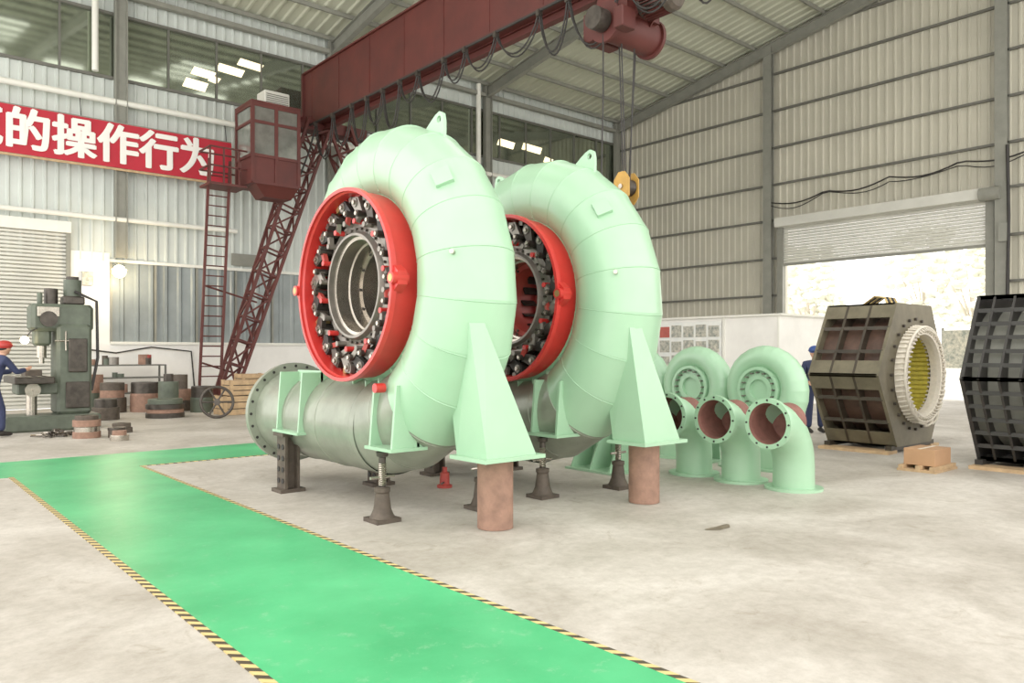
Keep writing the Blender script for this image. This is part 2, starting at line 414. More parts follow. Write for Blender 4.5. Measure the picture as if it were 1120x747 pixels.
def casing(OX, OY, OZ, bore):
    X0, Y0, Z0 = 4.3+OX, 6.97+OY, 2.28+OZ
    b = B('spiral_casing')
    pts = []; rs = []
    N = 21
    for i in range(N+1):
        ph = 345*i/N; rc = lerp_tab(CT, ph); r = lerp_tab(RT, ph); a = math.radians(ph)
        pts.append((X0, Y0-rc*math.sin(a), Z0-rc*math.cos(a))); rs.append(r)
    b.tube(pts, rs, 'mint', 48, seg=True, segm=lambda i: 'minti' if i < 2 else 'mint')
    for i in range(0, N+1):
        p = Vector(pts[i]); a = math.radians(345*i/N); tdir = Vector((0, -math.cos(a), math.sin(a)))
        b.lathe([(rs[i]-.004, -.008), (rs[i]+.005, 0), (rs[i]-.004, .008)], p, tdir, 'mint' if i > 2 else 'minti', 48)
    zc = Z0-1.43; yf = Y0+2.36
    b.cyl((X0, Y0, zc), (X0, Y0+1.55, zc), .515, 'minti', n=48, caps=False)
    b.cyl((X0, Y0+1.5, zc), (X0, yf, zc), .515, 'minti', n=48, r1=.53, caps=False)
    b.cyl((X0, Y0-.1, zc), (X0, Y0+.35, zc), .518, 'minti', n=48, caps=False)
    b.lathe([(.53, -.04), (.53, -.04), (.625, -.04), (.625, .04), (.5, .04), (.49, -.9), (0, -.9)], (X0, yf, zc), (0, 1, 0), 'minti', 48)
    for i in range(24):
        a = 2*math.pi*i/24
        b.cyl((X0+.585*math.cos(a), yf-.045, zc+.585*math.sin(a)), (X0+.585*math.cos(a), yf-.04, zc+.585*math.sin(a)), .018, 'black', n=10)
    for yy in (Y0+.75, Y0+1.52): b.lathe([(.516, -.01), (.524, 0), (.516, .01)], (X0, yy, zc), (0, 1, 0), 'minti', 48)
    XF = X0-.60
    b.lathe([(.93, .30), (1.0, .42), (1.03, .75), (.93, .9), (.60, .95)], (XF, Y0, Z0), (1, 0, 0), 'mint', 64)
    for i in range(24):
        a = 2*math.pi*i/24
        R = Matrix.Rotation(a, 3, 'X')
        b.box((XF+.34, Y0+1.0*math.cos(a), Z0+1.0*math.sin(a)), (.12, .07, .02), 'mint', R)
    # red pit drum
    RD = .965
    b.lathe([(RD-.035, .0), (RD, 0), (RD+.005, .05), (RD-.02, .06), (RD-.035, .42)], (XF, Y0, Z0), (1, 0, 0), 'red', 72)
    b.lathe([(RD-.035, 0), (RD-.035, .03), (RD-.05, .05), (RD-.05, .34)], (XF, Y0, Z0), (1, 0, 0), 'red', 72)
    for sgn in (-1, 1):
        y = Y0+sgn*(RD+.0)
        b.prism([(XF+.02, y-.02*sgn, Z0-.13), (XF+.02, y+.07*sgn, Z0-.06), (XF+.02, y+.07*sgn, Z0+.06), (XF+.02, y-.02*sgn, Z0+.13)], (.10, 0, 0), 'red')
        b.cyl((XF-.03, y+.02*sgn, Z0), (XF+.14, y+.02*sgn, Z0), .055, 'red', n=20)
        b.cyl((XF-.034, y+.02*sgn, Z0), (XF-.02, y+.02*sgn, Z0), .036, 'brass', n=16)
    # head cover plate, operating ring and gate levers
    b.lathe([(RD-.05, .32), (.60, .32), (.60, .24), (.54, .20)], (XF, Y0, Z0), (1, 0, 0), 'dsteel', 64)
    b.lathe([(.67, .32), (.67, .20), (.59, .20), (.59, .30)], (XF, Y0, Z0), (1, 0, 0), 'msteel', 64)
    NG = 20
    for i in range(NG):
        a = 2*math.pi*(i+.3)/NG
        def P(r, da, x): return (XF+x, Y0+r*math.cos(a+da), Z0+r*math.sin(a+da))
        b.cyl(P(.83, 0, .32), P(.83, 0, .14), .062, 'dsteel', n=16)
        b.cyl(P(.83, 0, .14), P(.83, 0, .11), .046, 'msteel', n=12)
        b.cyl(P(.83, 0, .11), P(.83, 0, .09), .024, 'steel', n=6)
        R = Matrix.Rotation(a, 3, 'X')
        def L(dr, dt):
            v = R @ Vector((0, dr, dt)); return v
        c0 = Vector(P(.83, 0, .17))
        poly = [c0+L(.055, -.06), c0+L(.055, .05), c0+L(-.10, .155), c0+L(-.155, .13), c0+L(-.10, .03), c0+L(-.02, -.07)]
        b.prism(poly, (-.05, 0, 0), ('msteel', 'dsteel', 'black', 'dsteel', 'black')[i % 5])
        e0 = c0+L(-.115, .125)
        b.cyl(e0+Vector((.10, 0, 0)), e0-Vector((.10, 0, 0)), .034, 'dsteel', n=12)
        b.cyl(e0-Vector((.10, 0, 0)), e0-Vector((.115, 0, 0)), .022, 'steel', n=6)
        e1 = c0+L(-.185, .02)
        b.beam(e0-Vector((.05, 0, 0)), e1-Vector((.03, 0, 0)), .045, .05, 'redi' if i % 3 == 1 else 'msteel')
        b.cyl(e1+Vector((.10, 0, 0)), e1-Vector((.07, 0, 0)), .028, 'red' if i % 2 else 'msteel', n=10)
        b.box(P(.885, .13, .22), (.14, .05, .06), 'brass' if i % 3 == 0 else 'msteel', R)
        b.box(P(.905, -.03, .24), (.16, .02, .10), 'redi', R)
    for i in range(36):
        a = 2*math.pi*i/36
        b.cyl((XF+.22, Y0+.575*math.cos(a), Z0+.575*math.sin(a)), (XF+.165, Y0+.575*math.cos(a), Z0+.575*math.sin(a)), .014, 'dsteel', n=8)
    m1 = 'steel' if bore == 0 else 'redi'
    b.lathe([(.60, .20), (.555, .18), (.53, .13), (.505, .13), (.50, .19)], (XF, Y0, Z0), (1, 0, 0), 'msteel', 64)
    b.lathe([(.50, .19), (.47, .20), (.465, .34), (.445, .35), (.44, .46)], (XF, Y0, Z0), (1, 0, 0), 'steel', 64)
    b.lathe([(.44, .46), (.39, .47), (.385, .66), (.42, .68), (.42, .92), (.33, .94)], (XF, Y0, Z0), (1, 0, 0), m1, 64)
    b.lathe([(.33, .94), (.28, .95), (.27, 1.15), (.60, 1.15), (.62, .95)], (XF, Y0, Z0), (1, 0, 0), 'dsteel', 64)
    b.lathe([(.60, 1.15), (.80, 1.13), (.80, .85)], (XF, Y0, Z0), (1, 0, 0), 'dsteel', 64)
    for i in range(12):
        a = 2*math.pi*i/12
        b.cyl((XF+.475, Y0+.415*math.cos(a), Z0+.415*math.sin(a)), (XF+.45, Y0+.415*math.cos(a), Z0+.415*math.sin(a)), .016, 'dsteel', n=8)
    for i in range(16):
        a = 2*math.pi*i/16
        b.box((XF+.80, Y0+.39*math.cos(a), Z0+.39*math.sin(a)), (.22, .10, .018), 'dsteel', Matrix.Rotation(a+.7, 3, 'X'))
    # lifting lugs
    for ph in (151, 205):
        a = math.radians(ph); rc = lerp_tab(CT, ph)+lerp_tab(RT, ph)-.04
        rd = Vector((0, -math.sin(a), -math.cos(a))); td = Vector((0, -math.cos(a), math.sin(a))); c = Vector((X0, Y0, Z0))+rd*rc
        hc = c+rd*.155; hole = [hc+(td*math.cos(q)+rd*math.sin(q))*.035 for q in [math.pi*2*k/12 for k in range(12)]]
        out = [c-td*.17, c-td*.12+rd*.1, c-td*.08+rd*.17, c-td*.03+rd*.225, c+td*.03+rd*.225, c+td*.08+rd*.17, c+td*.12+rd*.1, c+td*.17, c+td*.06, c, c-td*.03, c-td*.08]
        ang = lambda p: math.atan2((p-hc).dot(rd), (p-hc).dot(td)) % (2*math.pi)
        out.sort(key=ang); hole.sort(key=ang)
        e = Vector((.035, 0, 0)); vs = [p-e/2 for p in out]+[p-e/2 for p in hole]+[p+e/2 for p in out]+[p+e/2 for p in hole]; fs = []
        for k in range(12):
            j = (k+1) % 12
            fs += [(k, j, 12+j, 12+k), (24+k, 36+k, 36+j, 24+j), (k, 24+k, 24+j, j), (12+k, 12+j, 36+j, 36+k)]
        b.add(vs, fs, 'mint')
    for ph, th in ((124, .75), (97, .9)):
        a = math.radians(ph); rc = lerp_tab(CT, ph); r = lerp_tab(RT, ph)
        rd = Vector((0, -math.sin(a), -math.cos(a))); dirv = (rd*math.cos(th)+Vector((-1, 0, 0))*math.sin(th))
        c = Vector((X0, Y0, Z0))+rd*rc+dirv*r
        if ph == 124:
            td = Vector((0, -math.cos(a), math.sin(a))); q = dirv.cross(td)
            R = Matrix((td, q, dirv)).transposed(); b.box(c, (.17, .17, .06), 'mint', R)
        else:
            b.cyl(c-dirv*.02, c+dirv*.05, .022, 'steel', n=10)
    # main pedestal on -Y side
    zb = .68
    b.b2((X0-.20, Y0-1.82, zb-.035), (X0+.50, Y0-1.30, zb), 'mint')
    bx = [(X0-.15, Y0-1.78), (X0+.42, Y0-1.78), (X0+.42, Y0-1.34), (X0-.15, Y0-1.34)]
    tx = [(X0-.25, Y0-1.66), (X0-.12, Y0-1.71), (X0+.20, Y0-1.2), (X0-.2, Y0-1.2)]
    vs = [(x, y, zb) for x, y in bx]+[(x, y, 1.86) for x, y in tx]
    b.add(vs, [(0,1,5,4), (1,2,6,5), (2,3,7,6), (3,0,4,7), (4,5,6,7), (0,3,2,1)], 'mint')
    bracket(b, X0-.60, X0-.2, Y0-.95, Y0-.47, .69, 1.30)
    bracket(b, X0-.60, X0-.2, Y0+1.0, Y0+1.65, .69, 1.38)
    bracket(b, X0+.30, X0+.75, Y0-.95, Y0-.47, .69, 1.1)
    bracket(b, X0+.30, X0+.75, Y0+.85, Y0+1.5, .69, 1.1)
    if bore == 0: b.cyl((X0-.60, Y0-.66, 1.27), (X0-.50, Y0-.66, 1.27), .045, 'red')
    b.done()
    s = B('support_pipe')
    s.lathe([(.13, .005), (.165, .005), (.165, .645), (.13, .645), (.13, .005)], (X0+.17, Y0-1.50, 0), (0, 0, 1), 'rust', 32); s.done()
    def jack(x, y):
        s = B('screw_jack')
        s.box((x, y, .02), (.26, .26, .04), 'iron')
        s.lathe([(.125, .04), (.11, .06), (.085, .12), (.065, .27), (.075, .285), (.075, .32), (.04, .33)], (x, y, 0), (0, 0, 1), 'iron', 20)
        s.lathe([(.034, .32), (.034, .61), (.055, .62), (.06, .66), (.0, .688)], (x, y, 0), (0, 0, 1), 'dsteel', 16)
        s.cyl((x-.13, y, .42), (x+.13, y, .42), .014, 'steel', n=8)
        for i in range(12): s.lathe([(.034, .0), (.040, .008), (.034, .016)], (x, y, .34+i*.018), (0, 0, 1), 'steel', 14)
        s.done()
    jack(X0-.48, Y0-.60); jack(X0+.6, Y0-.75)
    def stand(x, y):
        s = B('angle_plate_stand')
        s.box((x, y, .02), (.30, .26, .04), 'iron'); s.box((x, y, .665), (.26, .26, .04), 'iron')
        s.b2((x-.09, y-.11, .04), (x-.06, y+.11, .65), 'iron'); s.b2((x+.06, y-.11, .04), (x+.09, y+.11, .65), 'iron'); s.b2((x-.06, y-.02, .04), (x+.06, y+.02, .65), 'iron')
        for k in range(4):
            s.cyl((x-.10, y-.05, .13+k*.13), (x-.088, y-.05, .13+k*.13), .03, 'black', n=10); s.cyl((x-.10, y+.06, .13+k*.13), (x-.088, y+.06, .13+k*.13), .03, 'black', n=10)
        s.done()
    stand(X0-.47, Y0+1.5); stand(X0+.55, Y0+1.2)
casing(0, 0, 0, 0)
casing(1.98, -.10, -.05, 1)
b = B('gusseted_support_foot')
fx, fy = 7.75, 7.2
b.b2((fx-.25, fy-.45, 0), (fx+.25, fy+.45, .03), 'mint'); b.b2((fx+.2, fy-.4, .03), (fx+.23, fy+.4, .62), 'mint')
for dy in (-.35, 0, .35): b.prism([(fx-.22, fy+dy, .03), (fx+.2, fy+dy, .03), (fx+.2, fy+dy, .6), (fx+.05, fy+dy, .6)], (0, .025, 0), 'mint')
b.done()
b = B('bottle_jack'); b.lathe([(.0, 0), (.09, 0), (.09, .03), (.06, .04), (.055, .17), (.03, .19), (.03, .24), (0, .24)], (5.35, 7.5, 0), (0, 0, 1), 'redi', 20); b.cyl((5.35, 7.5, .06), (5.2, 7.35, .08), .012, 'dsteel', n=8); b.done()

# ------------------------------------------------------------------ small pump volutes and elbows
def elbow(x, y):
    b = B('flanged_elbow')
    r = .235; Rb = .52; zc = .80
    b.lathe([(.215, .0), (.33, .0), (.33, .03), (r, .03)], (x, y, 0), (0, 0, 1), 'mint', 36)
    pts = [(x, y, .03), (x, y, zc-Rb)]
    for i in range(1, 10):
        a = math.pi/2*i/9; pts.append((x-Rb+Rb*math.cos(a), y, zc-Rb+Rb*math.sin(a)))
    pts.append((x-Rb-.03, y, zc))
    b.tube(pts, [.235]*2+[.235+.002*i for i in range(9)]+[.25], 'mint', 36, caps=False)
    b.lathe([(.25, .03), (.29, .03), (.29, -.02), (.235, -.02)], (x-Rb-.03, y, zc), (1, 0, 0), 'mint', 36)
    b.lathe([(.235, -.019), (.224, .02), (.219, .45), (.0, .46)], (x-Rb-.03, y, zc), (1, 0, 0), 'inner', 36)
    for i in range(12):
        a = 2*math.pi*i/12
        b.cyl((x-Rb-.06, y+.265*math.cos(a), zc+.265*math.sin(a)), (x-Rb-.045, y+.265*math.cos(a), zc+.265*math.sin(a)), .012, 'black', n=8)
    b.done()
elbow(8.42, 4.75); elbow(8.45, 5.48); elbow(8.47, 6.2)
def small_volute(x, y):
    b = B('pump_volute'); Z = 1.10
    pts = []; rs = []
    for i in range(25):
        ph = math.radians(-20+330*i/24); r = .21-.08*i/24; rc = .31+r*.8
        pts.append((x, y-rc*math.sin(ph), Z-rc*math.cos(ph))); rs.append(r)
    b.tube(pts, rs, 'mint', 28, seg=True)
    b.lathe([(.0, -.10), (.14, -.10), (.14, -.14), (.20, -.14), (.20, -.12), (.34, -.10), (.37, -.02), (.37, .1), (0, .12)], (x, y, Z), (1, 0, 0), 'mint', 40)
    b.lathe([(.27, -.10), (.27, -.17), (.31, -.17), (.31, -.10)], (x, y, Z), (1, 0, 0), 'mint', 40)
    for i in range(16):
        a = 2*math.pi*i/16; b.cyl((x-.19, y+.235*math.cos(a), Z+.235*math.sin(a)), (x-.10, y+.235*math.cos(a), Z+.235*math.sin(a)), .012, 'msteel', n=8)
    b.tube([(x, y+.1, Z-.46), (x, y+.28, Z-.54), (x, y+.38, Z-.68), (x, y+.40, .25), (x, y+.40, .03)], [.2, .2, .2, .2, .2], 'mint', 28)
    b.lathe([(.19, 0), (.28, 0), (.28, .035), (.2, .035)], (x, y+.40, 0), (0, 0, 1), 'mint', 32)
    for s_ in (-.12, .12):
        b.prism([(x+s_, y-.35, .0), (x+s_, y+.05, .0), (x+s_, y+.0, Z-.42), (x+s_, y-.3, Z-.42)], (.025, 0, 0), 'mint')
    b.b2((x-.2, y-.4, 0), (x+.2, y+.1, .03), 'mint')
    b.cyl((x, y, Z+.48), (x, y, Z+.60), .03, 'mint', n=12)
    b.done()
small_volute(9.5, 5.80); small_volute(9.6, 7.0); small_volute(9.7, 8.2)

# ------------------------------------------------------------------ generator stators
def stator(cx, y0, y1, cz, R, rot, dark, name='generator_stator'):
    b = B(name)
    c = Vector((cx, (y0+y1)/2, 0)); b.M = Matrix.Translation(c) @ Matrix.Rotation(rot, 4, 'Z') @ Matrix.Translation(-c)
    A = [math.radians(60*k) for k in range(6)]
    hexp = lambda r, y: [Vector((cx+r*math.cos(a), y, cz+r*math.sin(a))) for a in A]
    pm = 'sblack' if dark else 'olive'; fr = 'sblack' if dark else 'sdark'
    L = y1-y0
    def plate(y, t, ri, m):
        n = 48; out = []
        for k in range(n):
            a = 2*math.pi*k/n; am = (a % (math.pi/3))-math.pi/6; rr = R*math.cos(math.pi/6)/math.cos(am)
            out.append(Vector((cx+rr*math.cos(a), y, cz+rr*math.sin(a))))
        inn = [Vector((cx+ri*math.cos(2*math.pi*k/n), y, cz+ri*math.sin(2*math.pi*k/n))) for k in range(n)]
        e = Vector((0, t, 0)); vs = out+inn+[p+e for p in out]+[p+e for p in inn]; fs = []
        for k in range(n):
            j = (k+1) % n
            fs += [(k, j, n+j, n+k), (2*n+k, 3*n+k, 3*n+j, 2*n+j), (k, 2*n+k, 2*n+j, j), (n+k, n+j, 3*n+j, 3*n+k)]
        b.add(vs, fs, m)
    ri = R*.56
    plate(y0, .05, ri, pm); plate(y1-.05, .05, ri, pm)
    if not dark: 
        plate(y0+L*.33, .04, ri, fr); plate(y0+L*.66, .04, ri, fr)
    else:
        for k in range(1, 7): plate(y0+L*k/7, .03, ri, fr)
    b.lathe([(R*.76, 0), (R*.76, L-.1)], (cx, y0+.05, cz), (0, 1, 0), 'scavity' if not dark else 'frame', 60)
    b.lathe([(ri-.02, 0), (ri-.02, L-.1)], (cx, y0+.05, cz), (0, 1, 0), 'coily' if not dark else 'sdark', 60)
    for k in range(6):
        p, q = hexp(R, 0)[k], hexp(R, 0)[(k+1) % 6]
        nb = 3 if not dark else 6
        for j in range(nb+1):
            w = p.lerp(q, j/nb); nrm = Vector((cx, 0, cz))-w; nrm.normalize()
            w2 = w+nrm*.03
            b.beam((w2.x, y0+.03, w2.z), (w2.x, y1-.03, w2.z), .055, .055, fr)
        n_ = (p+q)/2-Vector((cx, 0, cz)); n_.normalize()
        if not dark:
            for (s0, s1) in ((0, .2), (.8, 1)):
                a1, a2 = p.lerp(q, s0)-n_*.02, p.lerp(q, s1)-n_*.02
                b.prism([(a1.x, y0+.03, a1.z), (a2.x, y0+.03, a2.z), (a2.x, y1-.03, a2.z), (a1.x, y1-.03, a1.z)], n_*.018, pm)
    if not dark:
        b.lathe([(ri+.02, 0), (ri+.02, -.10), (ri-.02, -.16), (ri-.09, -.16), (ri-.11, -.1), (ri-.11, 0)], (cx, y0, cz), (0, 1, 0), 'coil', 60)
        n = 54
        for i in range(n):
            a = 2*math.pi*i/n
            P = lambda r, da, y: (cx+r*math.cos(a+da), y, cz+r*math.sin(a+da))
            b.tube([P(ri-.08, 0, y0+.05), P(ri-.07, .02, y0-.12), P(ri-.03, .05, y0-.21), P(ri+.03, .09, y0-.15), P(ri+.05, .11, y0-.02)], .017, 'coil', 6)
            b.beam(P(ri-.05, 0, y0+.05), P(ri-.05, 0, y1-.05), .03, .05, 'coily')
        b.tube([(cx+(ri+.03)*math.cos(a), y0-.17, cz+(ri+.03)*math.sin(a)) for a in [2*math.pi*i/60 for i in range(60)]], .022, 'coil', 8, closed=True)
        for k in range(3):
            a0 = -1.9+k*.35
            b.tube([(cx+(ri+.06)*math.cos(a0+q*.12), y0-.15-.02*math.sin(q), cz+(ri+.06)*math.sin(a0+q*.12)-.04*k) for q in range(9)], .02, 'coil', 6)
        for i in range(24):
            a = 2*math.pi*i/24; b.cyl((cx+(ri+.16)*math.cos(a), y0-.04, cz+(ri+.16)*math.sin(a)), (cx+(ri+.16)*math.cos(a), y0, cz+(ri+.16)*math.sin(a)), .025, 'dsteel', n=8)
        for i in range(5):
            xx = cx-.5+i*.09
            b.tube([(xx, y0+.2, cz+R*.866-.05), (xx-.03, y0+.25, cz+R*.866+.10), (xx+.05, y0+.45, cz+R*.866+.13), (xx+.1, y0+.7, cz+R*.866-.02)], .018, 'black' if i % 2 else 'brass', 6)
    else:
        b.lathe([(ri, 0), (ri, -.12), (ri-.1, -.12), (ri-.1, 0)], (cx, y0, cz), (0, 1, 0), 'coil', 60)
    zb = cz-R*.866
    for yy in (y0+.02, y1-.12):
        b.b2((cx-R*.62, yy, zb-.06), (cx+R*.62, yy+.1, zb+.02), fr)
    b.b2((cx-R*.75, y0, zb-.10), (cx-R*.5, y1, zb-.05), 'wood'); b.b2((cx+R*.5, y0, zb-.10), (cx+R*.75, y1, zb-.05), 'wood')
    b.done()
stator(13.30, 5.35, 6.5, 1.25, 1.33, 0.0, False)
stator(12.70, 2.3, 4.0, 1.25, 1.33, 0.0, True)
b = B('cardboard_box'); b.bbox((10.95, 4.15, .08), (11.5, 4.55, .30), 'carton', .004); b.b2((10.95, 4.33, .301), (11.5, 4.37, .303), 'coil'); b.b2((10.85, 4.1, 0), (11.6, 4.6, .03), 'wood')
for y in (4.12, 4.3, 4.52): b.b2((10.85, y, .03), (11.6, y+.06, .08), 'wood')
b.done()

# ------------------------------------------------------------------ white site office with posters
b = B('site_office')
b.b2((21, 12.3, 0), (24, 16.9, 2.72), 'white'); b.b2((20.9, 12.2, 2.72), (24.1, 17, 2.78), 'whitep')
for y in (12.3, 14.2, 16.85): b.b2((20.96, y, 0), (21, y+.06, 2.72), 'whitep')
b.b2((20.93, 14.3, .6), (20.97, 16.8, 2.62), 'paper')
for j, z in enumerate((2.12, 1.62, 1.12)):
    for i in range(5):
        y = 14.36+i*.49
        b.b2((20.91, y, z), (20.93, y+.40, z+.36+.04*((i+j) % 2)), 'posterr' if (i*3+j) % 7 == 5 else 'poster')
b.done()

# ------------------------------------------------------------------ crane
cr = bpy.data.objects.new('gantry_crane', None); COL.objects.link(cr)
b = B('bridge_girder')
b.b2((11.6, 4, 9.25), (12.4, 24.6, 9.3), 'darkred'); b.b2((11.6, 4, 11.05), (12.4, 24.6, 11.1), 'darkred')
b.b2((11.68, 4, 9.3), (11.72, 24.6, 11.05), 'darkred'); b.b2((12.28, 4, 9.3), (12.32, 24.6, 11.05), 'darkred')
b.b2((11.6, 24.55, 9.25), (12.4, 24.65, 11.1), 'darkred')
for i in range(11): b.b2((11.665, 5+i*1.9, 9.3), (11.68, 5.05+i*1.9, 11.05), 'darkred')
b.ibeam((12, 4, 9.15), (12, 24.6, 9.15), .18, .22, 'darkred')
b.b2((10.6, 23.7, 9.0), (13.6, 24.3, 9.35), 'darkred')
b.done(cr)
def truss(b, p0, p1, w0, w1, n=12, t=.09, m='darkred'):
    p0, p1 = Vector(p0), Vector(p1); d = (p1-p0).normalized(); a = Vector((0, 1, 0)); c = a.cross(d).normalized()
    cor = [(1, 1), (1, -1), (-1, -1), (-1, 1)]
    def C(k, s): w = w0+(w1-w0)*s; return p0.lerp(p1, s)+(a*cor[k][0]*.8+c*cor[k][1])*w/2
    for k in range(4): b.beam(C(k, 0), C(k, 1), t, t, m)
    for i in range(n):
        s0, s1 = i/n, (i+1)/n
        for k in range(4):
            j = (k+1) % 4
            b.beam(C(k, s0), C(j, s0), t*.6, t*.6, m)
            b.beam(C(k, s0) if i % 2 else C(j, s0), C(j, s1) if i % 2 else C(k, s1), t*.6, t*.6, m)
b = B('support_leg')
truss(b, (8.8, 23.9, .5), (11.75, 23.9, 9.2), .5, .8); truss(b, (16.3, 23.9, .5), (12.5, 23.9, 9.2), .5, .8)
b.b2((8.0, 23.6, .25), (17.2, 24.2, .55), 'darkred')
for x in (8.3, 9.3, 15.9, 16.9): b.cyl((x, 23.7, .2), (x, 24.1, .2), .2, 'dsteel')
b.done(cr)
b = B('operator_cab')
x0, x1, y0, y1, z0, z1 = 9.0, 10.45, 22.4, 23.6, 6.7, 9.05
for x in (x0, x1, (x0+x1)/2):
    for y in (y0, y1): b.beam((x, y, z0), (x, y, z1), .10, .10, 'darkred')
for z in (z0, z0+.8, z1-.55, z1-.05):
    for y in (y0, y1): b.beam((x0, y, z), (x1, y, z), .09, .09, 'darkred')
    for x in (x0, x1): b.beam((x, y0, z), (x, y1, z), .09, .09, 'darkred')
b.b2((x0-.05, y0-.05, z1), (x1+.05, y1+.05, z1+.08), 'darkred'); b.b2((x0, y0, z0-.05), (x1, y1, z0), 'darkred')
b.b2((x0, y0-.01, z0), (x1, y0+.01, z0+.8), 'darkred'); b.b2((x0-.01, y0, z0), (x0+.01, y1, z0+.8), 'darkred')
b.b2((x0, y1-.01, z0), (x1, y1+.01, z1), 'cladL')
b.b2((x0, y0-.01, z0+.8), (x1, y0+.01, z1), 'cabglass'); b.b2((x0-.01, y0, z0+.8), (x0+.01, y1, z1), 'cabglass')
b.b2((x1-.01, y0, z0), (x1+.01, y1, z1), 'darkred')
b.prism([(x0+.1, y0, z0-.05), (x1, y0, z0-.05), (x1-.1, y0+.3, z0-.35), (x0+.5, y0+.3, z0-.35)], (0, .7, 0), 'darkred')
b.bbox((9.5, 22.7, 9.13), (10.3, 23.3, 9.62), 'shutter'); 
for i in range(6): b.b2((9.55, 22.68, 9.2+i*.06), (10.25, 22.70, 9.22+i*.06), 'framed')
for x in (9.4, 10.3): b.beam((x, 23.4, 9.05), (x+1.3, 23.9, 9.4), .12, .12, 'darkred')
b.b2((7.9, 22.8, 6.55), (9.0, 23.7, 6.62), 'darkred')
for z in (7.1, 7.65):
    b.beam((7.9, 22.8, z), (9.0, 22.8, z), .045, .045, 'darkred'); b.beam((7.9, 22.8, z), (7.9, 23.7, z), .045, .045, 'darkred'); b.beam((7.9, 23.7, z), (9.0, 23.7, z), .045, .045, 'darkred')
for x in (7.9, 8.3, 8.75): b.beam((x, 22.8, 6.6), (x, 22.8, 7.65), .045, .045, 'darkred')
b.done(cr)
b = B('access_ladder')
for dx in (0, .62): b.beam((7.75+dx, 23.3, .3), (8.05+dx, 23.3, 7.4), .07, .07, 'darkred')
for i in range(22):
    z = .6+i*.3; x = 7.75+.3*(z-.3)/7.1; b.cyl((x, 23.3, z), (x+.62, 23.3, z), .02, 'darkred', n=8)
b.beam((7.9, 23.3, 3.6), (9.7, 23.8, 3.2), .05, .05, 'darkred'); b.beam((7.85, 23.3, 1.3), (8.9, 23.8, 1.0), .05, .05, 'darkred')
b.done(cr)
b = B('festoon_cables')
b.beam((11.45, 5, 9.12), (11.45, 24, 9.12), .05, .05, 'black')
y = 23.3; k = 0
while y > 8:
    w = random.choice((.9, 1.2, 1.5)); dp = random.uniform(.6, 1.25)
    for off in (0, .06):
        b.tube([(11.45+off, y-w*j/12, 9.1-(dp+off)*(1-((j-6)/6)**2)**.8) for j in range(13)], .02, 'black', 6)
    b.b2((11.40, y-.05, 9.0), (11.52, y+.05, 9.14), 'dsteel')
    y -= w; k += 1
b.tube([(11.5, 23.3, 9.1), (11.3, 23.4, 8.2), (11.0, 23.6, 7.2), (10.7, 23.4, 7.6)], .03, 'black', 6)
b.done(cr)
b = B('hoist_trolley')
hy = 10.45
for x in (11.75, 12.25):
    b.prism([(x, hy-.55, 9.0), (x, hy+.55, 9.0), (x, hy+.7, 8.5), (x, hy+.4, 8.2), (x, hy-.4, 8.2), (x, hy-.7, 8.5)], (.03, 0, 0), 'darkred')
for x in (11.82, 12.18):
    for dy in (-.35, .35): b.cyl((x-.04, hy+dy, 9.17), (x+.04, hy+dy, 9.17), .13, 'dsteel')
b.cyl((11.35, hy-.05, 8.15), (12.65, hy-.05, 8.15), .34, 'darkred', n=32)
b.cyl((11.28, hy-.05, 8.15), (11.36, hy-.05, 8.15), .40, 'darkred', n=32); b.cyl((12.64, hy-.05, 8.15), (12.72, hy-.05, 8.15), .40, 'darkred', n=32)
b.b2((11.5, hy-.45, 8.3), (12.5, hy+.45, 8.6), 'darkred')
b.cyl((11.9, hy-.55, 8.45), (11.9, hy-1.25, 8.45), .24, 'dsteel', n=28); 
for i in range(28):
    a = 2*math.pi*i/28; b.box((11.9+.27*math.cos(a), hy-.88, 8.45+.27*math.sin(a)), (.07, .5, .012), 'darkred', Matrix.Rotation(-a, 3, 'Y'))
b.lathe([(.30, 0), (.30, .12), (.25, .2), (.10, .22), (0, .22)], (11.9, hy-1.15, 8.45), (0, -1, 0), 'iron', 28)
b.cyl((11.25, hy-.05, 8.15), (10.95, hy-.05, 8.15), .22, 'dsteel', n=24)
b.bbox((11.5, hy+.45, 8.0), (12.3, hy+.75, 8.6), 'darkred'); b.bbox((11.2, hy-.6, 7.9), (11.6, hy-.35, 8.3), 'darkred')
b.done(cr)
b = B('hoist_ropes')
for (dx, dy) in ((-.28, -.1), (-.12, .1), (.14, -.1), (.42, .1)): b.cyl((12+dx, hy+dy, 8.1), (12+dx*.3, hy+dy*.5, 5.1), .016, 'black', n=6)
b.tube([(11.3, hy, 8.0), (11.2, hy-.1, 6.8), (11.15, hy-.1, 5.2), (11.2, hy-.1, 4.8)], .016, 'black', 6)
b.done(cr)
b = B('hook_block')
b.M = Matrix.Translation((0, 0, -.22))
for x in (11.84, 12.13): b.prism([(x, hy-.2, 5.0), (x, hy-.2, 5.35), (x, hy-.08, 5.5), (x, hy+.08, 5.5), (x, hy+.2, 5.35), (x, hy+.2, 5.0), (x, hy+.08, 4.85), (x, hy-.08, 4.85)], (.03, 0, 0), 'yellow')
b.cyl((11.88, hy, 5.2), (12.12, hy, 5.2), .17, 'dsteel'); b.cyl((11.8, hy, 5.2), (12.2, hy, 5.2), .05, 'steel'); b.cyl((12, hy, 4.95), (12, hy, 4.65), .05, 'yellow')
hk = [(12, hy, 4.7), (12, hy, 4.58)]+[(12, hy+.12*math.cos(math.radians(d)), 4.44+.12*math.sin(math.radians(d))) for d in range(80, -180, -26)]
b.tube(hk, [.045, .045]+[.045-.003*i for i in range(len(hk)-2)], 'yellow', 10)
b.done(cr)

